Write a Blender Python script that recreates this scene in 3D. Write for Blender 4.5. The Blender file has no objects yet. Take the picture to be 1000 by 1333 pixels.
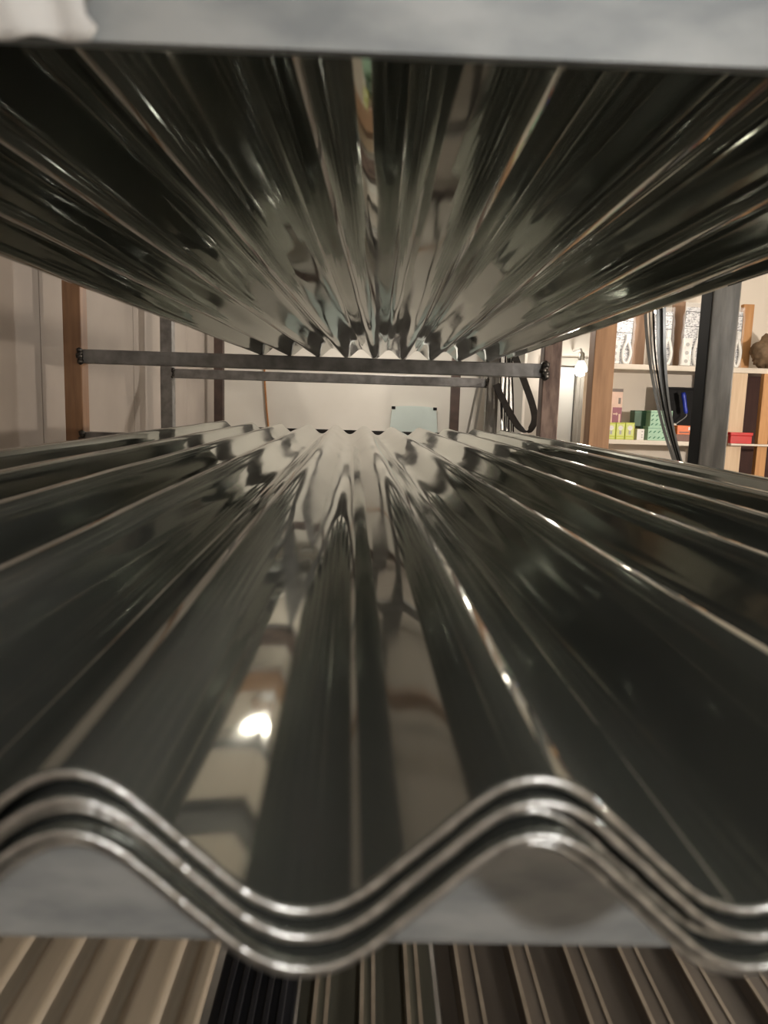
import bpy, bmesh, math, random
from mathutils import Vector, Matrix
random.seed(7)
SC = bpy.context.scene
COL = SC.collection

# ------------------------------------------------------------------ camera
FPX = 960.0                      # focal length in pixels of the 1000x1333 frame
CAM = Vector((0, 0, 1.65))
def cam_axes(vx=485, vy=532, slope=.028):
    y = Vector(((vx-500)/FPX, (666.5-vy)/FPX, 1)).normalized()
    r = math.atan(slope)
    a = (math.cos(r), -math.sin(r))
    x = Vector((a[0], a[1], -(a[0]*y.x+a[1]*y.y)/y.z)).normalized()
    z = y.cross(x)
    if z.y < 0: z = -z
    return x, y, z               # world axes written in (right, up, forward)
AX, AY, AZ = cam_axes()
cd = bpy.data.cameras.new('camera')
co = bpy.data.objects.new('camera', cd); COL.objects.link(co)
cd.sensor_fit = 'VERTICAL'; cd.sensor_height = 36; cd.sensor_width = 27
cd.lens = FPX/1333*36
cd.clip_start = .01; cd.clip_end = 60
rot = Matrix(((AX.x, AX.y, -AX.z), (AY.x, AY.y, -AY.z), (AZ.x, AZ.y, -AZ.z)))
co.matrix_world = Matrix.Translation(CAM) @ rot.to_4x4()
cd.dof.use_dof = True; cd.dof.focus_distance = 3.4; cd.dof.aperture_fstop = 9.5
SC.camera = co
def ray(px, py):
    c = Vector((px-500, 666.5-py, FPX))
    return Vector((AX.dot(c), AY.dot(c), AZ.dot(c)))
def at(px, py, Y):               # real point at distance Y that the photograph shows there
    w = ray(px, py); return CAM + w*(Y/w.y)

# ------------------------------------------------------------------ world, exposure
SC.view_settings.view_transform = 'Standard'; SC.view_settings.look = 'None'
SC.view_settings.exposure = 0.0; SC.view_settings.gamma = 1; SC.view_settings.use_curve_mapping = False
wd = bpy.data.worlds.new('world'); SC.world = wd; wd.use_nodes = True
wd.node_tree.nodes['Background'].inputs[0].default_value = (.5, .5, .5, 1)
wd.node_tree.nodes['Background'].inputs[1].default_value = .05
BULB_FRONT, BULB_RIGHT, BULB_REAR, BULB_SIDE = 420, 1900, 640, 150   # radiance of the shop's bulbs

# ------------------------------------------------------------------ materials
def nt(name):
    m = bpy.data.materials.new(name); m.use_nodes = True
    t = m.node_tree; b = t.nodes['Principled BSDF']
    return m, t, b
def mat(name, c1, c2=None, rough=.6, scale=8, detail=4, metal=0, bump=0, stretch=(1,1,1), spec=.5, coat=0, alpha=1, bump_dist=.002, tint=None, lo=.35, hi=.65):
    m, t, b = nt(name)
    b.inputs['Roughness'].default_value = rough; b.inputs['Metallic'].default_value = metal
    b.inputs['Specular IOR Level'].default_value = spec; b.inputs['Coat Weight'].default_value = coat
    b.inputs['Alpha'].default_value = alpha
    if tint: b.inputs['Specular Tint'].default_value = (*tint, 1)
    c2 = c2 or tuple(v*.86 for v in c1)
    tc = t.nodes.new('ShaderNodeTexCoord'); mp = t.nodes.new('ShaderNodeMapping')
    mp.inputs['Scale'].default_value = stretch
    t.links.new(tc.outputs['Object'], mp.inputs[0])
    n = t.nodes.new('ShaderNodeTexNoise'); n.inputs['Scale'].default_value = scale; n.inputs['Detail'].default_value = detail
    t.links.new(mp.outputs[0], n.inputs[0])
    r = t.nodes.new('ShaderNodeValToRGB')
    r.color_ramp.elements[0].position = lo; r.color_ramp.elements[1].position = hi
    r.color_ramp.elements[0].color = (*c2, 1); r.color_ramp.elements[1].color = (*c1, 1)
    t.links.new(n.outputs[0], r.inputs[0]); t.links.new(r.outputs[0], b.inputs['Base Color'])
    if bump:
        bp = t.nodes.new('ShaderNodeBump'); bp.inputs['Strength'].default_value = bump; bp.inputs['Distance'].default_value = bump_dist
        t.links.new(n.outputs[0], bp.inputs['Height']); t.links.new(bp.outputs[0], b.inputs['Normal'])
    return m
def emit(name, col, s):
    m, t, b = nt(name)
    b.inputs['Base Color'].default_value = (1, 1, 1, 1)
    b.inputs['Emission Color'].default_value = (*col, 1); b.inputs['Emission Strength'].default_value = s
    return m
def wood(name, c1, c2, along='z', rough=.55):
    st = {'z': (9, 9, .8), 'x': (.8, 9, 9), 'y': (9, .8, 9)}[along]
    return mat(name, c1, c2, rough, 5, 6, bump=.15, stretch=st, lo=.3, hi=.7)

M = {}
M['sheet'] = mat('dark_mirror_sheet', (.31,.322,.295), (.25,.265,.243), .10, 3, 3, metal=.79, bump=.06, stretch=(3,.7,3), bump_dist=.004, tint=(.85,.86,.83))
t_ = M['sheet'].node_tree; n_ = t_.nodes.new('ShaderNodeTexNoise'); n_.inputs['Scale'].default_value = 6; n_.inputs['Detail'].default_value = 5
r_ = t_.nodes.new('ShaderNodeMapRange'); r_.inputs['From Min'].default_value = .35; r_.inputs['From Max'].default_value = .7; r_.inputs['To Min'].default_value = .03; r_.inputs['To Max'].default_value = .10
tc_ = [n for n in t_.nodes if n.type == 'MAPPING'][0]
t_.links.new(tc_.outputs[0], n_.inputs[0]); t_.links.new(n_.outputs[0], r_.inputs[0]); t_.links.new(r_.outputs[0], t_.nodes['Principled BSDF'].inputs['Roughness'])
M['sheet_edge'] = mat('cut_metal_edge', (.92,.92,.90), (.55,.55,.54), .30, 170, 3, metal=1, bump=.5)
M['galv'] = mat('galvanised_steel', (.44,.455,.455), (.27,.29,.30), .58, 38, 7, metal=.35, bump=.3, stretch=(.5,1.5,1.3))
M['steel'] = mat('grey_steel', (.27,.265,.26), (.17,.165,.16), .45, 18, 5, metal=.5, bump=.15)
M['steel_post'] = mat('brushed_grey_post', (.21,.195,.17), (.12,.112,.097), .42, 14, 5, metal=.45, bump=.12, stretch=(4,4,.6))
M['rust'] = mat('rusty_primer_steel', (.24,.17,.14), (.10,.065,.055), .55, 12, 6, metal=.25, bump=.2, stretch=(3,3,.8))
M['brown_post'] = wood('orange_brown_post', (.33,.185,.10), (.215,.115,.062))
M['dark_post'] = mat('dark_brown_post', (.085,.055,.045), (.05,.033,.028), .6, 10)
M['weld'] = mat('weld_bead', (.12,.11,.10), (.02,.018,.016), .35, 90, 3, metal=.8, bump=.6)
M['wall_white'] = mat('white_plaster', (.74,.71,.65), (.70,.67,.61), .75, 3, 4, bump=.04)
M['wall_cream'] = mat('cream_plaster', (.76,.70,.62), (.72,.66,.58), .75, 3, 4, bump=.04)
M['wall_tan'] = mat('tan_wall_panel', (.39,.34,.30), (.34,.297,.26), .7, 2.2, 5, bump=.05)
M['ceil'] = mat('ceiling_board', (.62,.60,.56), None, .8, 3)
M['floor'] = mat('grey_concrete', (.24,.23,.215), (.15,.145,.135), .6, 4, 8, bump=.15)
M['wood_post'] = wood('orange_wood_post', (.37,.205,.10), (.25,.13,.06))
M['wood_board'] = wood('brown_board', (.34,.21,.13), (.26,.155,.095))
M['wood_orange'] = wood('orange_pine', (.55,.29,.11), (.42,.20,.07))
M['wood_pale'] = wood('pale_pine', (.62,.47,.32), (.52,.37,.24))
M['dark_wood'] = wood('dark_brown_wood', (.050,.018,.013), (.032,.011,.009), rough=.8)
M['shelf'] = mat('painted_shelf', (.66,.60,.52), (.58,.52,.44), .55, 10)
M['door_white'] = mat('white_gloss_door', (.84,.82,.76), (.81,.79,.73), .4, 3)
M['frame_grey'] = mat('grey_beige_frame', (.40,.37,.32), (.35,.325,.28), .6, 6)
M['frame_dark'] = mat('dark_jamb', (.06,.055,.05), None, .6, 6)
M['black'] = mat('black_plastic', (.010,.010,.011), (.007,.007,.008), .6, 10, spec=.15)
M['strap'] = mat('black_strap', (.016,.014,.013), (.010,.009,.008), .7, 40, spec=.2)
M['strip'] = mat('steel_strip', (.30,.30,.29), (.16,.16,.155), .3, 10, metal=.8, stretch=(1,1,.5))
M['paper'] = mat('white_wrap', (.80,.79,.77), (.72,.71,.69), .6, 18, 5, bump=.25)
M['teal'] = mat('pale_teal_plastic', (.64,.73,.70), (.60,.69,.66), .45, 4)
M['teal_ink'] = mat('teal_ink', (.16,.24,.26), None, .6)
M['orange_cord'] = mat('orange_cord', (.45,.20,.07), None, .6)
M['pale_strip'] = mat('pale_plastic_strip', (.50,.49,.46), None, .5)
M['beige_sheet'] = mat('beige_roof_sheet', (.46,.385,.29), (.39,.325,.24), .5, 6, stretch=(6,.6,6))
M['black_sheet'] = mat('black_ribbed_panel', (.022,.022,.026), (.014,.014,.017), .4, 8)
M['olive_sheet'] = mat('olive_grey_sheet', (.15,.14,.105), (.10,.095,.072), .3, 7, stretch=(5,.6,5), coat=.3)
M['brown_sheet'] = mat('dark_brown_grey_sheet', (.15,.125,.10), (.10,.082,.066), .35, 7, stretch=(5,.6,5), coat=.2)
M['rib_pale'] = mat('pale_rib_edge', (.34,.285,.22), (.24,.195,.145), .4, 20)
M['maroon_sheet'] = mat('maroon_sheet', (.060,.022,.018), None, .4, 6)
M['lime'] = mat('lime_box', (.50,.56,.05), (.44,.50,.04), .45, 20)
M['lime_pale'] = mat('pale_lime_panel', (.62,.68,.20), None, .45)
M['white_card'] = mat('white_card', (.80,.79,.76), None, .5, 20)
M['cap_grey'] = mat('grey_print', (.42,.42,.41), None, .5)
M['pinkbox'] = mat('pink_cream_box', (.72,.50,.40), None, .5, 20)
M['maroon'] = mat('maroon_print', (.27,.07,.11), None, .5, 20)
M['dkgrey_lid'] = mat('grey_brown_lid', (.17,.13,.11), None, .5)
M['dkgreen'] = mat('dark_green_card', (.035,.10,.055), (.028,.085,.045), .5, 20)
M['mint'] = mat('mint_card', (.36,.60,.44), None, .5, 20)
M['mint_ink'] = mat('green_print', (.06,.22,.12), None, .5)
M['orange'] = mat('orange_card', (.80,.17,.03), None, .45, 20)
M['brown_card'] = mat('brown_card', (.16,.07,.05), None, .5, 20)
M['red'] = mat('red_plastic', (.55,.02,.02), None, .35, 20)
M['blue'] = mat('blue_plastic', (.02,.045,.42), None, .35, 20)
M['yellow'] = mat('yellow_card', (.60,.44,.03), None, .5)
M['bag'] = mat('clear_plastic_bag', (.80,.81,.82), (.70,.71,.73), .18, 25, 4, bump=.5, alpha=.16)
M['insert'] = mat('printed_insert', (.74,.75,.77), (.20,.21,.24), .5, 95, 2, stretch=(1,1,2.2), lo=.40, hi=.52)
M['sack'] = mat('brown_sack', (.25,.17,.10), (.16,.105,.06), .8, 22, 6, bump=.6)
M['brass'] = mat('bulb_cap', (.5,.48,.42), None, .35, 20, metal=.9)
M['cable'] = mat('white_cable', (.6,.58,.54), None, .5)
M['green_pack'] = mat('pale_green_pack', (.25,.45,.22), (.18,.36,.16), .5, 9)

# ------------------------------------------------------------------ mesh helpers
def obj(name, bm, m, parent=None, smooth=False):
    me = bpy.data.meshes.new(name)
    bmesh.ops.recalc_face_normals(bm, faces=bm.faces[:])
    bm.to_mesh(me); bm.free()
    for x in (m if isinstance(m, (list, tuple)) else [m]): me.materials.append(x)
    if smooth: me.polygons.foreach_set('use_smooth', [True]*len(me.polygons))
    o = bpy.data.objects.new(name, me); COL.objects.link(o)
    if parent: o.parent = parent
    return o
def tag(o, label, cat, group=None, kind=None):
    o['label'] = label; o['category'] = cat
    if group: o['group'] = group
    if kind: o['kind'] = kind
    return o
def thing(name, label, cat, loc=(0,0,0), group=None, rz=0):
    o = bpy.data.objects.new(name, None); COL.objects.link(o)
    o.location = loc; o.rotation_euler.z = rz; o.empty_display_size = .05
    return tag(o, label, cat, group)
def struct(o): o['kind'] = 'structure'; return o
def box(bm, a, b, bev=0):
    a, b = Vector(a), Vector(b)
    mtx = Matrix.Translation((a+b)/2) @ Matrix.Diagonal((*[max(abs(v), 1e-4) for v in (b-a)], 1))
    r = bmesh.ops.create_cube(bm, size=1, matrix=mtx)
    if bev:
        es = list({e for v in r['verts'] for e in v.link_edges})
        bmesh.ops.bevel(bm, geom=es, offset=bev, segments=2, affect='EDGES', profile=.5)
    return bm
def bx(a, b, bev=0): return box(bmesh.new(), a, b, bev)
def tube(bm, pts, r, seg=8, closed=False):
    pts = [Vector(p) for p in pts]; n = len(pts); rings = []
    for i, p in enumerate(pts):
        if closed: d = pts[(i+1) % n]-pts[i-1]
        else: d = pts[min(i+1, n-1)]-pts[max(i-1, 0)]
        d.normalize()
        u = d.orthogonal().normalized() if i == 0 else (u - d*u.dot(d)).normalized()
        v = d.cross(u); rr = r[i] if isinstance(r, (list, tuple)) else r
        rings.append([bm.verts.new(p+(u*math.cos(2*math.pi*k/seg)+v*math.sin(2*math.pi*k/seg))*rr) for k in range(seg)])
    for i in range(n if closed else n-1):
        A, B = rings[i], rings[(i+1) % n]
        for k in range(seg): bm.faces.new((A[k], A[(k+1) % seg], B[(k+1) % seg], B[k]))
    if not closed:
        bm.faces.new(rings[0][::-1]); bm.faces.new(rings[-1])
    return bm
def ribbon(bm, pts, wdir, w, t):
    """flat strip with thickness following pts; wdir is the width direction"""
    pts = [Vector(p) for p in pts]; wd_ = Vector(wdir).normalized(); secs = []
    for i, p in enumerate(pts):
        d = (pts[min(i+1, len(pts)-1)]-pts[max(i-1, 0)]).normalized()
        ww = (wd_-d*wd_.dot(d)).normalized(); nn = d.cross(ww)
        secs.append([bm.verts.new(p+ww*sx*w/2+nn*sy*t/2) for sx, sy in ((-1,-1),(1,-1),(1,1),(-1,1))])
    for A, B in zip(secs, secs[1:]):
        for k in range(4): bm.faces.new((A[k], A[(k+1) % 4], B[(k+1) % 4], B[k]))
    bm.faces.new(secs[0]); bm.faces.new(secs[-1])
    return bm
def spline(pts, n=8):
    P = [Vector(p) for p in pts]; P = [P[0]*2-P[1]]+P+[P[-1]*2-P[-2]]; out = []
    for i in range(1, len(P)-2):
        for k in range(n):
            t = k/n
            out.append(.5*((2*P[i])+(-P[i-1]+P[i+1])*t+(2*P[i-1]-5*P[i]+4*P[i+1]-P[i+2])*t*t+(-P[i-1]+3*P[i]-3*P[i+1]+P[i+2])*t**3))
    out.append(P[-2]); return out
def lathe(bm, prof, c, seg=16, axis='z'):
    rings = []
    for r, h in prof:
        ring = []
        for k in range(seg):
            a = 2*math.pi*k/seg
            v = (r*math.cos(a), r*math.sin(a), h) if axis == 'z' else (r*math.cos(a), h, r*math.sin(a))
            ring.append(bm.verts.new(Vector(c)+Vector(v)))
        rings.append(ring)
    for A, B in zip(rings, rings[1:]):
        for k in range(seg): bm.faces.new((A[k], A[(k+1) % seg], B[(k+1) % seg], B[k]))
    bm.faces.new(rings[0]); bm.faces.new(rings[-1])
    return bm

# ------------------------------------------------------------------ the room
XL, XR, YB, YF, ZC = -1.45, 4.6, 7.1, -2.6, 3.0
struct(obj('floor', bx((XL-.1, YF-.1, -.1), (XR+.1, YB+.1, 0)), M['floor']))
struct(obj('ceiling', bx((XL-.1, YF-.1, ZC), (XR+.1, YB+.1, ZC+.1)), M['ceil']))
struct(obj('wall_back', bx((XL-.1, YB, 0), (XR+.1, YB+.1, ZC)), M['wall_white']))
struct(obj('wall_front', bx((XL-.1, YF-.1, 0), (XR+.1, YF, ZC)), M['wall_cream']))
struct(obj('wall_right', bx((XR, YF, 0), (XR+.1, YB, ZC)), M['wall_cream']))
wl = struct(obj('wall_left', bx((XL-.1, YF, 0), (XL-.012, YB, ZC)), M['frame_dark']))
y = YF
for yn in (-1.6, -.4, .8, 2.05, 3.3, 4.56, 5.85, YB):
    obj('panel', bx((XL-.012, y+.003, .001), (XL, yn-.003, ZC-.001), .0015), M['wall_tan'], wl); y = yn
# partition with the lit doorway, in front of the back wall on the right
YP = 5.6
pxL = at(684, 520, YP).x; dL = at(716, 520, YP).x; dR = at(754, 520, YP).x; pR = at(800, 520, YP).x
dT = at(740, 476, YP).z
bm = bx((pxL, YP, 0), (dL, YP+.1, ZC)); box(bm, (dL, YP, dT), (dR, YP+.1, ZC)); box(bm, (dR, YP, 0), (pR+.3, YP+.1, ZC))
struct(obj('wall_partition', bm, M['wall_cream']))
dr = struct(obj('door_1', bx((dL+.005, YP+.045, .01), (dR-.03, YP+.085, dT-.01)), M['door_white']))
obj('door_frame', box(box(bx((dR-.03, YP-.02, 0), (dR-.006, YP+.1, dT)), (dR-.006, YP-.035, 0), (dR+.075, YP-.001, dT+.055)),
                      (dL-.07, YP-.035, dT), (dR-.006, YP-.001, dT+.055)), M['frame_grey'], dr)
obj('jamb_shadow_gap', bx((dR-.034, YP+.03, .01), (dR-.0305, YP+.095, dT-.01)), M['frame_dark'], dr)
# wall behind the shop shelves
YS = 4.98
sx0 = at(790, 520, YS).x
struct(obj('wall_shelf', bx((sx0, YS, 0), (XR, YS+.1, ZC)), M['wall_cream']))

# ------------------------------------------------------------------ bulbs of the shop, one added for glints
def bulb(name, label, p, rad, strength, col=(1,.9,.78), hang=True):
    p = Vector(p)
    t = thing(name, label, 'light bulb', p)
    obj('glass', lathe(bmesh.new(), [(.003,-rad),(rad*.6,-rad*.82),(rad*.92,-rad*.4),(rad,0),(rad*.88,rad*.5),(rad*.55,rad*1.1),(rad*.42,rad*1.5)], (0,0,0)), emit(name+'_glow', col, strength), t, True)
    obj('socket', lathe(bmesh.new(), [(rad*.46,rad*1.45),(rad*.5,rad*1.6),(rad*.5,rad*2.6),(rad*.3,rad*2.9)], (0,0,0)), M['brass'], t, True)
    if hang: obj('flex', tube(bmesh.new(), [(0,0,rad*2.8),(0,0,ZC-p.z)], .004), M['cable'], t)
    else: obj('wall_bracket', tube(bmesh.new(), [(0,0,rad*2.7),(0,.03,rad*3.4),(0,hang_back,rad*3.4)], .008), M['cable'], t)
    return t
hang_back = .06
bulb('pendant_bulb', 'bare bulb hanging behind the viewer, out of the picture', (.45, -1.1, 2.30), .045, BULB_FRONT, (1,.985,.96))
bulb('pendant_bulb', 'bare bulb over the shop floor right of the rack, out of the picture', (2.7, 2.1, 1.82), .045, BULB_RIGHT, (1,.88,.75))
bulb('pendant_bulb', 'bare bulb above the far end of the racks, out of the picture', (.25, 5.6, 2.62), .045, BULB_REAR, (1,.92,.82))
bulb('pendant_bulb', 'added cool white fill bulb beside the rack on the right, out of the picture', (1.55, .85, 1.98), .04, 150, (.97,.98,1))  # unseen extra lamp, added to put glints on the sheets and lift their darks
p = at(857, 402, 4.35)
bulb('pendant_bulb', 'glowing bulb peeking under the edge of the upper sheets, before the packs', p, .028, BULB_SIDE)
p = at(756, 482, YP-.26); hang_back = .26-.036
bulb('wall_bulb', 'glowing bulb at the corner of the white doorway', p, .044, 60, (1,.95,.87), hang=False)

# ------------------------------------------------------------------ racks
PX0, PX1 = -1.275, .785          # post centres
PW = .038                        # half post width
ZU, ZL, ZB = 1.65+.182, 1.65-.155, 1.65-.66    # shelf heights (top of bars) at the front
def rack(label, frames, loc_y):
    t = thing('steel_rack', label, 'rack', (0, loc_y, 0))
    def part(nm, a, b, m, bev=.004):
        return obj(nm, bx((a[0], a[1]-loc_y, a[2]), (b[0], b[1]-loc_y, b[2]), bev), m, t)
    for (Y, ml, mr, bars, x0, x1) in frames:
        part('post', (x0-PW, Y, 0), (x0+PW, Y+2*PW, 2.55), ml)
        pw = .032 if Y == 1.73 else PW
        part('post', (x1-pw, Y, 0), (x1+pw, Y+2*pw, 2.55), mr)
        for (zt, h, m) in bars:
            if Y < 1 and zt == ZU:      # the top front bar is an angle iron
                bm = box(bx((x0+PW, Y+.0-loc_y, zt-h), (x1-PW, Y+.005-loc_y, zt)), (x0+PW, Y+.005-loc_y, zt-.005), (x1-PW, Y+.055-loc_y, zt))
                obj('crossbar', bm, m, t)
            else: part('crossbar', (x0+PW, Y+.008, zt-h), (x1-PW, Y+.064, zt), m)
            for sx, xx in ((1, x0+PW), (-1, x1-PW)):
                bm = bmesh.new()
                for k in range(5):
                    c = Vector((xx+sx*(-.006 if Y == 3.2 else .003), Y+.002-loc_y, zt-h*(k+.5)/5))
                    bmesh.ops.create_icosphere(bm, subdivisions=1, radius=(.017 if Y == 3.2 else .011)*random.uniform(.7, 1.3), matrix=Matrix.Translation(c+Vector((random.uniform(-.006,.006), 0, 0))))
                obj('weld', bm, M['weld'], t, True)
    if loc_y < 1:
        part('post_side_shade', (.7725, 1.734, 0), (.7739, 1.79, 2.55), M['black'], 0)  # shade on the post's inner face, put in as a thin black sheet
    ys = [f[0] for f in frames]; x0, x1 = frames[-1][4:6]
    for X in (PX0, PX1):
        for z in (.12, 2.42):
            for ya, yb in zip(ys, ys[1:]):
                part('side_rail', (X-.025, ya+2*PW, z), (X+.025, yb, z+.05), M['steel'])
    return t
FZU, FZL = 1.65+.213, 1.65-.136
rack('grey and brown steel rack carrying the glossy corrugated sheets', [
    (.27, M['galv'], M['galv'], [(ZU, .062, M['galv']), (ZL, .066, M['galv']), (ZB, .06, M['galv'])], PX0, PX1),
    (1.73, M['steel_post'], M['steel_post'], [(ZL+.008, .06, M['steel']), (ZB, .06, M['steel'])], PX0, .806),
    (3.2, M['brown_post'], M['rust'], [(FZU, .059, M['steel']), (FZL, .06, M['steel']), (ZB, .06, M['steel'])], PX0, .765)], .27)
rack('empty dark steel rack standing behind the sheet rack', [
    (4.76, M['steel'], M['steel_post'], [(1.65+.213, .058, M['steel'])], -1.31, .765),
    (6.4, M['dark_post'], M['dark_post'], [(1.65-.19, .05, M['strap'])], -1.32, .71)], 4.76)

# ------------------------------------------------------------------ corrugated sheets
def wave(P, H, a, b, w):
    """smoothed trapezoid, 0 at the peak and -H in the valley; a, b flat half widths, w blur, as parts of P"""
    def raw(u):
        u = abs((u+.5) % 1-.5)
        if u < a: return 0
        if u > .5-b: return -1
        return -(u-a)/(.5-b-a)
    N = 9
    tab = [sum(raw(i/400+w*((k+.5)/N-.5)) for k in range(N))/N for i in range(400)]
    return lambda x: H*tab[int(round((x/P % 1)*400)) % 400]
def sheet(name, label, cat, origin, length, x0, x1, prof, step, ny, t, mats, yaw=0, slope=0, sag=0, wob=0, group=None, lift=None, seed=0):
    """one roofing sheet: x0..x1 across, length along, thickness t below the profile"""
    rnd = random.Random(seed); bm = bmesh.new()
    nx = int(round((x1-x0)/step)); top, bot = [], []
    ph = [rnd.uniform(0, 6.28) for _ in range(8)]
    e = 1e-3
    ysamp = [0, .0025]+[length*j/ny for j in range(1, ny)]+[length-.0025, length]; ny = len(ysamp)-1
    for j in range(ny+1):
        yy = ysamp[j]; rt, rb = [], []
        for i in range(nx+1):
            xx = x0+(x1-x0)*i/nx
            z = prof(xx)+slope*yy-sag*4*(yy/length)*(1-yy/length)
            if wob:
                z += wob*(math.sin(yy*7.3+xx*9+ph[0])+.6*math.sin(yy*13.1-xx*31+ph[1])+.35*math.sin(yy*23+xx*57+ph[2])+.9*math.sin(xx*5+yy*2.1+ph[3]))
            if lift: z += lift(xx, yy)
            s = (prof(xx+e*2)-prof(xx-e*2))/(4*e); n = Vector((-s, 0, 1)).normalized()
            xw = xx
            rt.append(bm.verts.new((xw, yy, z)))
            rb.append(bm.verts.new((xw-n.x*t, yy, z-n.z*t)))
        top.append(rt); bot.append(rb)
    for j in range(ny):
        for i in range(nx):
            bm.faces.new((top[j][i], top[j][i+1], top[j+1][i+1], top[j+1][i]))
            bm.faces.new((bot[j][i], bot[j+1][i], bot[j+1][i+1], bot[j][i+1]))
    rim = []
    for i in range(nx):
        rim.append(bm.faces.new((top[0][i], bot[0][i], bot[0][i+1], top[0][i+1])))
        rim.append(bm.faces.new((top[ny][i], top[ny][i+1], bot[ny][i+1], bot[ny][i])))
    for j in range(ny):
        rim.append(bm.faces.new((top[j][0], top[j+1][0], bot[j+1][0], bot[j][0])))
        rim.append(bm.faces.new((top[j][nx], bot[j][nx], bot[j+1][nx], top[j+1][nx])))
    for f in bm.faces: f.smooth = True
    for f in rim: f.material_index = 1 if len(mats) > 1 else 0
    bm.normal_update()
    me = bpy.data.meshes.new(name); bm.to_mesh(me); bm.free()
    for m in mats: me.materials.append(m)
    o = bpy.data.objects.new(name, me); COL.objects.link(o)
    o.location = origin; o.rotation_euler.z = yaw
    return tag(o, label, cat, group)

P, H = .1222, .0385
PROF = wave(P, H, .072, .08, .15)
T = .0021
ORD = ['topmost', 'second', 'third', 'fourth', 'lowest']
# lower stack: top sheet's ridge line seen at photo (700,1010) on its near edge
YN = .183
pk = at(700, 1011, YN)
offs = [0, .0052, .0098, .0140, .0188]; yoff = [0, -.003, .002, -.004, .001]; xoff = [0, .0012, -.001, .0006, 0]
lip = lambda x, y: .010*max(0, (-x-.42)/.25)**2
for i in range(5):
    sheet('corrugated_sheet', ['dark glossy corrugated metal sheet, topmost of the lower stack', 'second sheet from the top of the lower glossy corrugated stack',
           'middle sheet of the five in the lower glossy corrugated stack', 'second sheet from the bottom of the lower glossy corrugated stack',
           'bottom sheet of the lower stack, resting on the galvanised crossbar'][i], 'roofing sheet',
          (pk.x+xoff[i], YN+yoff[i], pk.z-offs[i]), 3.07, -4.9*P-.03, 5.45*P, PROF, P/26, 44 if i == 0 else 10, T, [M['sheet'], M['sheet_edge']],
          yaw=math.radians(1.52), slope=.0063, wob=.00035 if i == 0 else 0, group='lower stack of corrugated sheets', lift=(lambda x, y, i=i: lip(x, y)+.0003*math.sin(x*41+i*2.1)+.0002*math.sin(x*83+i*4.3)), seed=i)
# upper stack: low folds touch the bars
nt0 = at(407, 75, .43)
UY = .205
uz = ZU+T+.0015+H
for i in range(4):
    sheet('corrugated_sheet', ['dark glossy corrugated metal sheet, lowest of the overhead stack, mirroring the wall', 'second sheet from below in the overhead corrugated stack',
           'third sheet from below in the overhead corrugated stack', 'topmost sheet of the overhead corrugated stack'][i], 'roofing sheet',
          (.0246-.004*i*0, UY+.004*i, uz+.005*i), 3.06, -5.0*P-.02, 4.28*P, PROF, P/26, 44 if i == 0 else 10, T, [M['sheet'], M['sheet_edge']],
          yaw=math.radians(-.75), slope=.0102, wob=.00035 if i == 0 else 0, group='overhead stack of corrugated sheets', seed=20+i)

# ------------------------------------------------------------------ sheets on the bottom shelf
ZS = ZB+.0
def atz(px, py, z):
    w = ray(px, py); return CAM+w*((z-CAM.z)/w.z)
p2 = .060
PR2 = wave(p2, .019, .27, .05, .07)
zt = ZS+.033
xb = atz(287, 1222, zt).x
for i in range(3):
    sheet('ribbed_sheet', ['beige ribbed roofing sheet on the bottom shelf, topmost of its pile', 'beige ribbed sheet second in the pile on the bottom shelf', 'beige ribbed sheet at the bottom of its pile'][i], 'roofing sheet',
          (xb, .20, zt-.006*i), 2.9, -.80, 0, PR2, p2/14, 6, .0015, [M['beige_sheet']], group='beige sheets on the bottom shelf', seed=40+i)
xk = xb+.008
k = thing('ribbed_sheet', 'black ribbed sheet between the beige and the olive sheets', 'roofing sheet', (xk, .2, ZS))
obj('board', bx((0, 0, .0), (.088, 2.9, .02), .002), M['black_sheet'], k)
for q in range(5): obj('rib', bx((.012+q*.015, .001, .0195), (.018+q*.015, 2.899, .027), .001), M['black_sheet'], k)
def ribbed(name, label, x0, n, pit, m, rib_m, group, ribw=.26, z=ZS, thick=.012):
    t = thing(name, label, 'roofing sheet', (x0, .2, z), group)
    obj('sheet_body', bx((0, 0, 0), (n*pit, 2.9, thick), .001), m, t)
    for q in range(n):
        xx = (q+.5)*pit; bm = bmesh.new()
        sec = [(-ribw*pit, thick-.001), (-ribw*pit*.62, thick+.014), (ribw*pit*.62, thick+.014), (ribw*pit, thick-.001)]
        A = [bm.verts.new((xx+u, .002, v)) for u, v in sec]; B = [bm.verts.new((xx+u, 2.898, v)) for u, v in sec]
        for i in range(3): bm.faces.new((A[i], A[i+1], B[i+1], B[i]))
        bm.faces.new((A[0], A[3], B[3], B[0])); bm.faces.new(A); bm.faces.new(B)
        r = obj('rib', bm, m, t)
        for s in (-1, 1):
            obj('rib_edge', box(bmesh.new(), (xx+s*ribw*pit*.62-.0022, .001, thick+.0125), (xx+s*ribw*pit*.62+.0022, 2.899, thick+.0155)), rib_m, r)
    return t
x1_ = xk+.092
ribbed('ribbed_sheet', 'olive grey ribbed sheet beside the black panel on the bottom shelf', x1_, 3, .050, M['olive_sheet'], M['rib_pale'], 'dark ribbed sheets on the bottom shelf', .20)
ribbed('ribbed_sheet', 'dark brown ribbed sheet with pale rib edges right of the olive one', x1_+.156, 6, .066, M['brown_sheet'], M['rib_pale'], 'dark ribbed sheets on the bottom shelf', .24)
obj_m = thing('ribbed_sheet', 'dark maroon sheet at the right end of the bottom shelf', 'roofing sheet', (x1_+.156+.40, .2, ZS))
obj('sheet_body', bx((0, 0, 0), (.16, 2.9, .02), .002), M['maroon_sheet'], obj_m)

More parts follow.
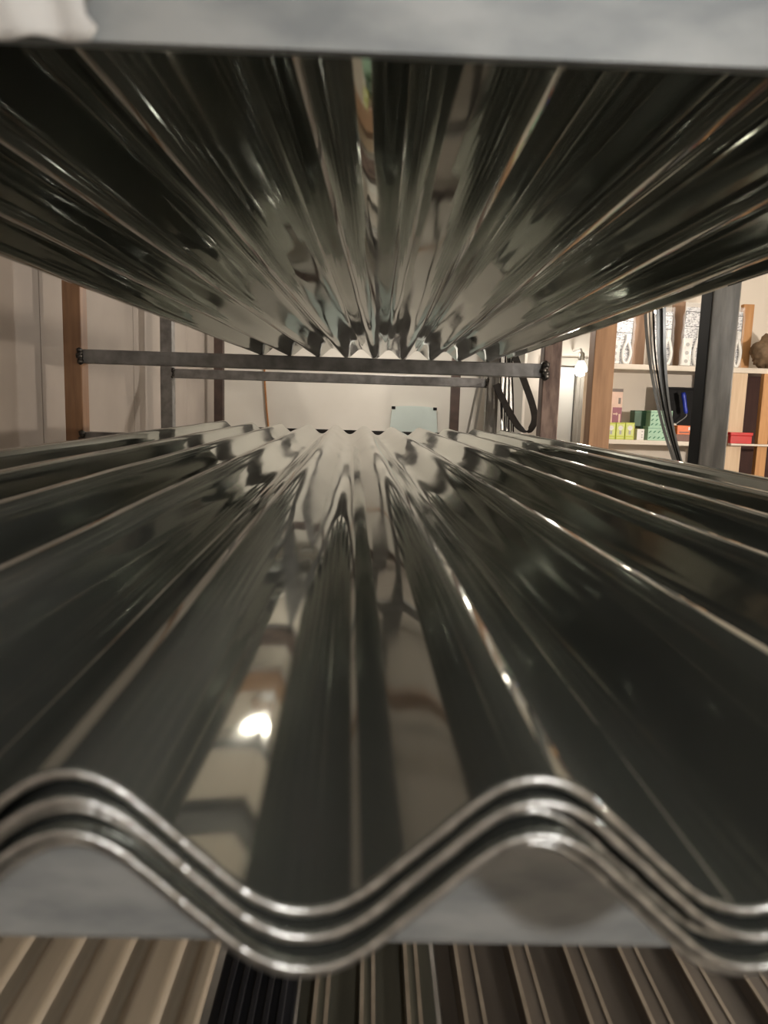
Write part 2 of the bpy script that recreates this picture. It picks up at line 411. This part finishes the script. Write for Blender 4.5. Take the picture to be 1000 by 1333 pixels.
# ------------------------------------------------------------------ white wrap on the front bar
bm = bmesh.new()
NXp, NZp = 26, 20
pa = at(-60, 0, .262); Yp = .262
x_l, x_r = at(-90, 30, Yp).x, at(120, 30, Yp).x
z_t, z_b = ZU+.012, at(60, 55, Yp).z
front = []
for j in range(NZp+1):
    row = []
    for i in range(NXp+1):
        u, v = i/NXp, j/NZp
        xx = x_l+(x_r-x_l)*u+(.0016*math.sin(v*21)+.0012*math.sin(v*47+1) if u > .95 else 0)
        zlow = z_b-.0045*max(0, (.66-u)/.66)**1.3*1.6+.0006*math.sin(u*19)-.001*max(0, u-.66)
        zz = z_t+(zlow-z_t)*v
        yy = Yp-.002-.0028*math.sin(u*7+v*3)*math.sin(v*5+u*2)-.0018*math.sin(u*17-v*9)-.004*(1-u)*v
        row.append(bm.verts.new((xx, yy, zz)))
    front.append(row)
for j in range(NZp):
    for i in range(NXp): bm.faces.new((front[j][i], front[j][i+1], front[j+1][i+1], front[j+1][i]))
wrap = obj('white_wrap', bm, M['paper'], None, True)
sm = wrap.modifiers.new('thick', 'SOLIDIFY'); sm.thickness = .0006; sm.offset = 0
tag(wrap, 'crumpled torn white wrapping over the front crossbar, top left corner', 'wrapping')

# ------------------------------------------------------------------ straps and strips at the far end
def hpts(l, Y): return [at(x, y, Y) for x, y in l]
b = thing('steel_strip_bundle', 'bundle of thin grey steel strips hanging beside the far rack post', 'strip bundle', (0, 0, 0))
rr = random.Random(3)
for q in range(7):
    x = 652+q*2.5; Yq = 4.68+rr.uniform(-.03, .03)
    pts = hpts([(x+rr.uniform(-2,2), 420), (x+rr.uniform(-2,2), 480), (x+rr.uniform(-2,2), 530), (x+rr.uniform(-1,1), 640)], Yq); pts.append(Vector((pts[-1].x, Yq, .0)))
    obj('strip', ribbon(bmesh.new(), spline(pts, 5), (1, .3, 0), .010, .0012), M['strip'] if q % 2 else M['strap'], b)
pts = hpts([(662,430),(670,462),(684,500),(694,530),(696,548),(688,561),(676,556),(664,538),(652,515),(646,500)], 4.62)
lp = obj('strap_loop', ribbon(bmesh.new(), spline(pts, 6), (.8, .6, 0), .062, .003), M['strap'])
tag(lp, 'black strap hanging in a loop beside the far right rack post', 'strap')
st = thing('steel_strip_bundle', 'bent grey steel strips hanging before the shop shelves, left of the grey post', 'strip bundle', (0, 0, 0))
for (ps, w, Y, m) in [([(838,330),(841,420),(846,470),(855,520),(866,565),(884,620)], .010, 2.50, 'strip'),
                      ([(843,330),(846,420),(850,470),(859,520),(870,565),(887,620)], .005, 2.52, 'strip'),
                      ([(849,330),(851,420),(854,470),(862,520),(872,565),(888,620)], .006, 2.54, 'strap'),
                      ([(857,330),(858,420),(860,470),(866,520),(874,565),(889,620)], .018, 2.55, 'strip'),
                      ([(861,330),(862,420),(863,470),(868,520),(876,565),(891,620)], .006, 2.53, 'strap'),
                      ([(866,330),(865,420),(866,470),(870,520),(878,565),(892,620)], .010, 2.56, 'strip')]:
    pts = hpts(ps, Y); pts += [Vector((pts[-1].x+.10, Y, pts[-1].z-.25)), Vector((pts[-1].x+.22, Y, .6)), Vector((pts[-1].x+.25, Y, 0))]
    obj('strip', ribbon(bmesh.new(), spline(pts, 6), (1, -.25, 0), w, .0012), M[m], st)

# back wall things
a, c = at(511, 529, 7.04), at(568, 531, 7.04)
pl = thing('plastic_sign', 'pale teal plastic sign with black corner clips on the white wall', 'sign', ((a.x+c.x)/2, 7.045, a.z-.5))
hw = (c.x-a.x)/2; bm = bmesh.new(); F0, B0 = [], []
outl = [(-hw*1.22, 0), (hw*1.22, 0), (hw*1.02, .46), (hw*.92, .492)]+[(hw*.92*math.cos(t_), .492+.018*math.sin(t_)) for t_ in [math.pi*k/8 for k in range(1, 8)]]+[(-hw*.92, .492), (-hw*1.02, .46)]
F0 = [bm.verts.new((u, 0, v)) for u, v in outl]; B0 = [bm.verts.new((u, .05, v)) for u, v in outl]
bm.faces.new(F0); bm.faces.new(B0)
for i in range(len(F0)): bm.faces.new((F0[i], F0[(i+1) % len(F0)], B0[(i+1) % len(F0)], B0[i]))
obj('board', bm, M['teal'], pl)
for s in (-1, 1):
    obj('corner_clip', bx((s*hw*.95-.018, -.006, .474), (s*hw*.95+.018, .0, .502), .002), M['black'], pl)
w_ = tube(bmesh.new(), hpts([(343, 440), (345, 500), (347, 530), (350, 560), (352, 620)], 7.08), .009, 6)
tag(obj('hanging_string', w_, M['orange_cord']), 'thin orange brown cord running down the white wall', 'cord')
for q, (xa, xb_) in enumerate([(630, 606), (633, 617)]):
    r_ = ribbon(bmesh.new(), [at(xa, 470, 6.9-.07*q), at((xa+xb_)/2, 520, 6.9-.07*q), at(xb_-4, 590, 6.9-.07*q), Vector((at(xb_-30, 590, 6.9-.07*q).x, 6.9-.07*q, 0))], (1, 0, 0), .022, .004)
    tag(obj('plastic_strip', r_, M['pale_strip']), ['pale plastic strip leaning on the white wall, left one of two', 'pale plastic strip leaning on the white wall, beside the grey post'][q], 'strip', 'leaning plastic strips')

# ------------------------------------------------------------------ shop shelving on the right
YW = 3.75
a, c = at(770, 520, YW), at(797, 520, YW)
tag(obj('wooden_post', bx((a.x, YW, 0), (c.x, YW+.10, ZC), .003), M['wood_post']), 'orange brown wooden post left of the shop shelves', 'post')
YE = 4.60                         # front edge of the shelves
zu = at(850, 475, YE).z; zl = at(850, 573.5, YE).z
xs0 = at(789, 500, YE).x; xs1 = at(949, 500, YE).x
tag(obj('shelf_board', bx((xs0, YE, zu-.032), (XR-.02, YS, zu), .003), M['shelf']), 'cream painted upper shelf board carrying the bagged power strips', 'shelf')
tag(obj('shelf_board', bx((xs0, YE, zl-.028), (xs1, YS, zl), .003), M['wall_cream']), 'cream lower shelf board with light bulb boxes', 'shelf')
tag(obj('shelf_upright', bx((xs0-.03, YE, 0), (xs0-.001, YS, zu-.033), .002), M['wood_pale']), 'thin pale shelf side beside the wooden post', 'shelf')
def px_box(x0, x1, yt, zb, Y, d, bev=.002):
    """box standing on zb whose front face fills x0..x1 up to yt"""
    ym = 666
    a, c = at(x0, yt+10, Y), at(x1, yt+10, Y); top = at((x0+x1)/2, yt, Y).z
    return (a.x, Y, zb), (c.x, Y+d, top)
# boards behind the packs
for q, (x0, x1, yt, lab, m) in enumerate([(826, 843, 398, 'brown board standing on the upper shelf between the two left packs', 'wood_board'),
                                    (878, 893, 392, 'brown board on the upper shelf left of the pack by the grey post', 'wood_board'),
                                    (968, 982, 396, 'orange wooden board on the upper shelf right of the grey post', 'wood_orange')]):
    a, c = px_box(x0, x1, yt, zu, 4.80, .04)
    tag(obj('wooden_board', bx(a, c, .002), M[m]), lab, 'board', 'boards on the upper shelf')
def pack(x0, x1, yt, label, tilt=0):
    a, c = px_box(x0, x1, yt, zu, 4.66, .05)
    W, Hh = c[0]-a[0], c[2]-a[2]
    t = thing('power_strip_pack', label, 'power strip', ((a[0]+c[0])/2, 4.66, zu), 'bagged power strips on the upper shelf')
    t.rotation_euler.y = tilt
    # crumpled bag
    bm = bmesh.new(); nx, nz = 8, 14; R_ = random.Random(int(x0)); A = []; B = []
    for j in range(nz+1):
        ra, rb = [], []
        for i in range(nx+1):
            u, v = i/nx*2-1, j/nz
            bul = .026*(1-u*u)**.5*(1-.75*abs(2*v-.9)**3) if abs(u) < 1 else 0
            bul = max(bul, .001); jit = R_.uniform(-.003, .003)
            edge = W/2*(1-.06*(v > .85)+.03*math.sin(v*23+x0))
            ra.append(bm.verts.new((u*edge, -bul+jit*.6, max(.001, v*Hh+jit*.5*(v > 0)))))
            rb.append(bm.verts.new((u*edge, bul+jit*.6+.002, max(.001, v*Hh+jit*.5*(v > 0)))))
        A.append(ra); B.append(rb)
    for j in range(nz):
        for i in range(nx):
            bm.faces.new((A[j][i], A[j][i+1], A[j+1][i+1], A[j+1][i])); bm.faces.new((B[j][i], B[j+1][i], B[j+1][i+1], B[j][i+1]))
    obj('bag', bm, M['bag'], t, True)
    ins = obj('insert_card', bx((-W*.40, .006, Hh*.02), (W*.40, .008, Hh*.93)), M['insert'], t)
    bm = bmesh.new()
    for v in (.30, .63, .86): box(bm, (-W*.41, .0035, Hh*v-.0018), (W*.41, .0055, Hh*v+.0018))
    for u in (-.40, .40): box(bm, (W*u-.0015, .0035, Hh*.3), (W*u+.0015, .0055, Hh*.86))
    obj('printed_lines', bm, M['black'], ins)
    sb = obj('power_strip', bx((-W*.44, -.017, .004), (-W*.06, .005, Hh*.44), .004), M['white_card'], t)
    for q in range(3):
        obj('socket_face', lathe(bmesh.new(), [(.012, -.0185), (.012, -.016)], (-W*.25, 0, Hh*(.08+.13*q)), 12, 'y'), M['cap_grey'], sb)
    loop = []
    for k_ in range(20):
        an = 2*math.pi*k_/20
        loop.append((W*.22+W*.16*math.sin(an)*(1-.55*max(0, -math.cos(an))**1)*1.0, -.009, Hh*.25-Hh*.23*math.cos(an+0)*(1)))
    loop = [(x, y, max(.011, z)) for x, y, z in loop]
    obj('cord', tube(bmesh.new(), loop, .0095, 8, True), M['white_card'], t, True)
    obj('plug', bx((W*.13, -.02, Hh*.47), (W*.31, .004, Hh*.60), .004), M['white_card'], t)
    return t
pack(794, 827, 408, 'bagged white power strip on the upper shelf, leftmost beside the wooden post', .03)
pack(852, 881, 400, 'bagged white power strip on the upper shelf behind the hanging steel strips', -.02)
pack(889, 921, 394, 'bagged white power strip on the upper shelf, left side of the grey post', .03)
pack(944, 971, 400, 'bagged white power strip half hidden behind the right side of the grey post')
# sack
c0 = at(994, 486, 4.62)
bm = bmesh.new(); bmesh.ops.create_icosphere(bm, subdivisions=4, radius=1)
for v in bm.verts:
    p = v.co; n = 1+.10*math.sin(p.x*7+p.z*5)+.07*math.sin(p.y*11+p.z*13)+.05*math.sin(p.x*23+p.y*9)
    v.co = Vector((p.x*.115*n*(1-.25*max(0, p.z)), p.y*.11*n, max(.0, (p.z*.115*n+.10))))
sk = obj('brown_sack', bm, M['sack'], None, True); sk.location = (c0.x+.065, 4.67, zu)
tag(sk, 'crumpled brown sack on the upper shelf at the right edge', 'sack')
# lower shelf goods
YG = 4.63
for q, (x0, x1) in enumerate([(790, 801.6), (802.2, 813.6), (814.2, 826)]):
    a, c = px_box(x0, x1, 550, zl, YG, .06)
    W, Hh = c[0]-a[0], c[2]-a[2]
    t = thing('bulb_box', ['lime green light bulb box, left one of three on the lower shelf', 'lime green light bulb box in the middle of three on the lower shelf', 'lime green light bulb box, right one of three beside the small white box'][q], 'box', ((a[0]+c[0])/2, YG, zl), 'lime bulb boxes')
    obj('carton', bx((-W/2, 0, 0), (W/2, .06, Hh), .0015), M['lime'], t)
    obj('front_panel', bx((-W*.40, -.0008, Hh*.22), (W*.40, .001, Hh*.90)), M['lime_pale'], t)
    pic = obj('bulb_picture', lathe(bmesh.new(), [(W*.27, -.0018), (W*.27, -.0005)], (0, 0, Hh*.68), 14, 'y'), M['white_card'], t)
    obj('bulb_neck', bx((-W*.12, -.0018, Hh*.30), (W*.12, -.0005, Hh*.52)), M['cap_grey'], pic)
    obj('bottom_print', bx((-W*.36, -.0014, Hh*.08), (W*.36, .001, Hh*.13)), M['lime_pale'], t)
# tall pink box behind
a, c = px_box(797, 811, 506, zl, 4.71, .07); W, Hh = c[0]-a[0], c[2]-a[2]
t = thing('tall_box', 'tall pink and maroon box standing behind the lime bulb boxes', 'box', ((a[0]+c[0])/2, 4.71, zl))
obj('carton', bx((-W/2, 0, 0), (W/2, .07, Hh*.94), .0015), M['pinkbox'], t)
obj('lid', bx((-W/2-.001, -.001, Hh*.94), (W/2+.001, .071, Hh), .0015), M['dkgrey_lid'], t)
pn = obj('maroon_panel', bx((-W*.36, -.001, Hh*.05), (W*.5, .001, Hh*.63)), M['maroon'], t)
obj('grey_window', bx((W*.12, -.001, Hh*.70), (W*.34, .001, Hh*.82)), M['dkgrey_lid'], t)
for zf in (.50, .30):
    bm = bx((-W*.30, -.002, Hh*zf-.004), (W*.02, -.0005, Hh*zf+.004)); v3 = [bm.verts.new(v) for v in ((W*.0, -.0021, Hh*zf-.012), (W*.0, -.0021, Hh*zf+.012), (W*.14, -.0021, Hh*zf))]; bm.faces.new(v3)
    obj('arrow_print', bm, M['pinkbox'], pn)
obj('bar_print', bx((W*.22, -.002, Hh*.28), (W*.38, -.0005, Hh*.50)), M['pinkbox'], pn)
# small white box, yellow box behind it
a, c = px_box(829, 838.5, 558.5, zl, YG, .045); W, Hh = c[0]-a[0], c[2]-a[2]
t = thing('small_box', 'small white box between the lime boxes and the mint boxes', 'box', ((a[0]+c[0])/2, YG, zl))
obj('carton', bx((-W/2, 0, 0), (W/2, .045, Hh), .0015), M['white_card'], t)
for u, v in ((.12, .72), (.12, .40), (.12, .2)): obj('print_mark', bx((W*u, -.001, Hh*v), (W*(u+.18), .0005, Hh*(v+.12))), M['cap_grey'], t)
a, c = px_box(825.5, 832, 558, zl, 4.70, .05)
tag(obj('yellow_box', bx(a, c, .002), M['yellow']), 'mustard yellow box peeking out behind the small white box', 'box')
# green boxes
def green_box(label, x0, x1, yt, zb, Y, d, m, pattern, group='green boxes'):
    a, c = px_box(x0, x1, yt, zb, Y, d); W, Hh = c[0]-a[0], c[2]-zb
    t = thing('green_box', label, 'box', ((a[0]+c[0])/2, Y, zb), group)
    obj('carton', bx((-W/2, 0, 0), (W/2, d, Hh), .0015), M[m], t)
    obj('lid_seam', bx((-W/2-.0006, -.0006, Hh*.86), (W/2+.0006, d+.0006, Hh*.885)), M['mint_ink'], t)
    if pattern:
        nx, nz = max(3, int(W/.026)), max(2, int(Hh*.8/.026))
        for i in range(nx):
            for j in range(nz):
                cx, cz = -W/2+W*(i+.5)/nx, Hh*.82*(j+.5)/nz; s = .0075
                bm = bmesh.new(); vs = [bm.verts.new((cx+u*s, -.0008, cz+v*s)) for u, v in ((-1.1,-.9), (-.3,-.9), (1.1,.5), (1.1,.9), (.2,.9), (-1.1,-.3))]; bm.faces.new(vs)
                r = bmesh.ops.extrude_face_region(bm, geom=bm.faces[:]); bmesh.ops.translate(bm, vec=(0, .001, 0), verts=[g for g in r['geom'] if isinstance(g, bmesh.types.BMVert)])
                obj('leaf_print', bm, M['mint_ink'], t)
    return c[2]
zt1 = green_box('dark green box at the lower left of the green boxes on the lower shelf', 833, 847, 555, zl, 4.72, .09, 'dkgreen', False)
zt2 = green_box('mint patterned box standing on the lower shelf before the dark green ones', 843.5, 878, 555.5, zl, YG, .10, 'mint', True)
green_box('dark green box stacked on top, left of the upper mint box', 826, 851, 534.5, zt1, 4.725, .085, 'dkgreen', False)
green_box('mint patterned box stacked on the lower mint box', 847, 875.5, 534.5, zt2, YG+.015, .08, 'mint', True)
# orange box on brown box
a, c = px_box(879, 899, 565.5, zl, YG, .07)
tag(obj('brown_box', bx(a, c, .0015), M['brown_card']), 'flat brown printed box under the orange box', 'box')
zb = c[2]; W = c[0]-a[0]
bo = bpy.data.objects[-1] if False else None
a, c = px_box(881.5, 898.5, 554, zb, YG, .065); W, Hh = c[0]-a[0], c[2]-zb
t = thing('orange_box', 'bright orange box on the flat brown box, below the blue roller', 'box', ((a[0]+c[0])/2, YG, zb))
obj('carton', bx((-W/2, 0, 0), (W/2, .065, Hh), .0015), M['orange'], t)
obj('label_strip', bx((-W*.34, -.001, Hh*.16), (W*.42, .0005, Hh*.30)), M['brown_card'], t)
obj('corner_mark', bx((W*.34, -.001, Hh*.5), (W*.48, .0005, Hh*.85)), M['white_card'], t)
# black paint tray standing on end, roller in front
a, c = px_box(867.5, 930, 504.5, zl, 4.78, .06); W, Hh = c[0]-a[0], c[2]-a[2]
t = thing('paint_tray', 'black paint tray standing upright behind the orange box', 'paint tray', ((a[0]+c[0])/2, 4.78, zl))
bm = bx((-W/2, .045, 0), (W/2, .06, Hh), .004); obj('tray_back', bm, M['black'], t)
for q, (u0, u1, v0, v1) in enumerate([(-W/2, W/2, Hh-.014, Hh), (-W/2, W/2, 0, .014), (-W/2, -W/2+.012, .014, Hh-.014), (W/2-.012, W/2, .014, Hh-.014)]):
    obj('tray_rim', bx((u0, 0, v0), (u1, .046, v1), .003), M['black'], t)
for q in range(5): obj('tray_rib', bx((-W*.40, .040, Hh*(.2+.13*q)), (W*.40, .046, Hh*(.2+.13*q)+.006)), M['black'], t)
Yr = 4.755
t = thing('paint_roller', 'paint roller with blue handle leaning against the black tray', 'paint roller', at(880, 555, Yr))
o0 = at(880, 555, Yr)
obj('handle', tube(bmesh.new(), [v-o0 for v in spline(hpts([(889.5, 511), (891, 521), (892.5, 533), (893.5, 538.5)], Yr), 4)], [.012, .0145, .015, .0145, .0135, .013, .0125, .0125, .013, .0135, .013, .010, .008], 10), M['blue'], t, True)
obj('wire_frame', tube(bmesh.new(), [v-o0 for v in spline(hpts([(893.4, 537), (893.8, 541), (890, 545), (882, 550.5), (878, 554)], Yr), 5)], .0028, 6), M['strip'], t, True)
bmr = tube(bmesh.new(), [v-o0 for v in hpts([(868, 562), (880, 553)], Yr+.005)], .014, 12)
obj('roller_sleeve', bmr, M['wall_cream'], t, True)

# cabinet at the right edge
YC = 4.58
a0 = at(951, 520, YC).x; a1 = at(971, 520, YC).x; a2 = at(990, 520, YC).x; a3 = at(1003, 520, YC).x
cab = thing('wooden_cabinet', 'open wooden cabinet with dark back at the right edge', 'cabinet', (a0, YC, 0))
zc = zu-.034
obj('side_panel', bx((0, .0, 0), (a1-a0, .02, zc), .002), M['wood_pale'], cab)
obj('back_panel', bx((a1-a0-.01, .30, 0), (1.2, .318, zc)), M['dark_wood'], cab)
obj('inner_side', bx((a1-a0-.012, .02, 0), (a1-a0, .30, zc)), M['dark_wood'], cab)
obj('upright', bx((a2-a0, -.02, 0), (a3-a0, .02, zc), .002), M['wood_orange'], cab)
zr = at(970, 577.5, YC-.01).z
obj('inner_shelf', bx((0, -.06, zr-.012), (1.2, -.021, zr), .001), M['shelf'], cab)
a, c = px_box(951, 979, 563, zr, YC-.055, .033)
W, Hh = c[0]-a[0], c[2]-zr
t = thing('red_box', 'flat red plastic box on the thin cabinet shelf', 'box', ((a[0]+c[0])/2, YC-.055, zr))
obj('tub', bx((-W/2, 0, 0), (W/2, .033, Hh*.72), .003), M['red'], t); obj('lid', bx((-W/2-.004, -.003, Hh*.72), (W/2+.004, .036, Hh), .003), M['red'], t)
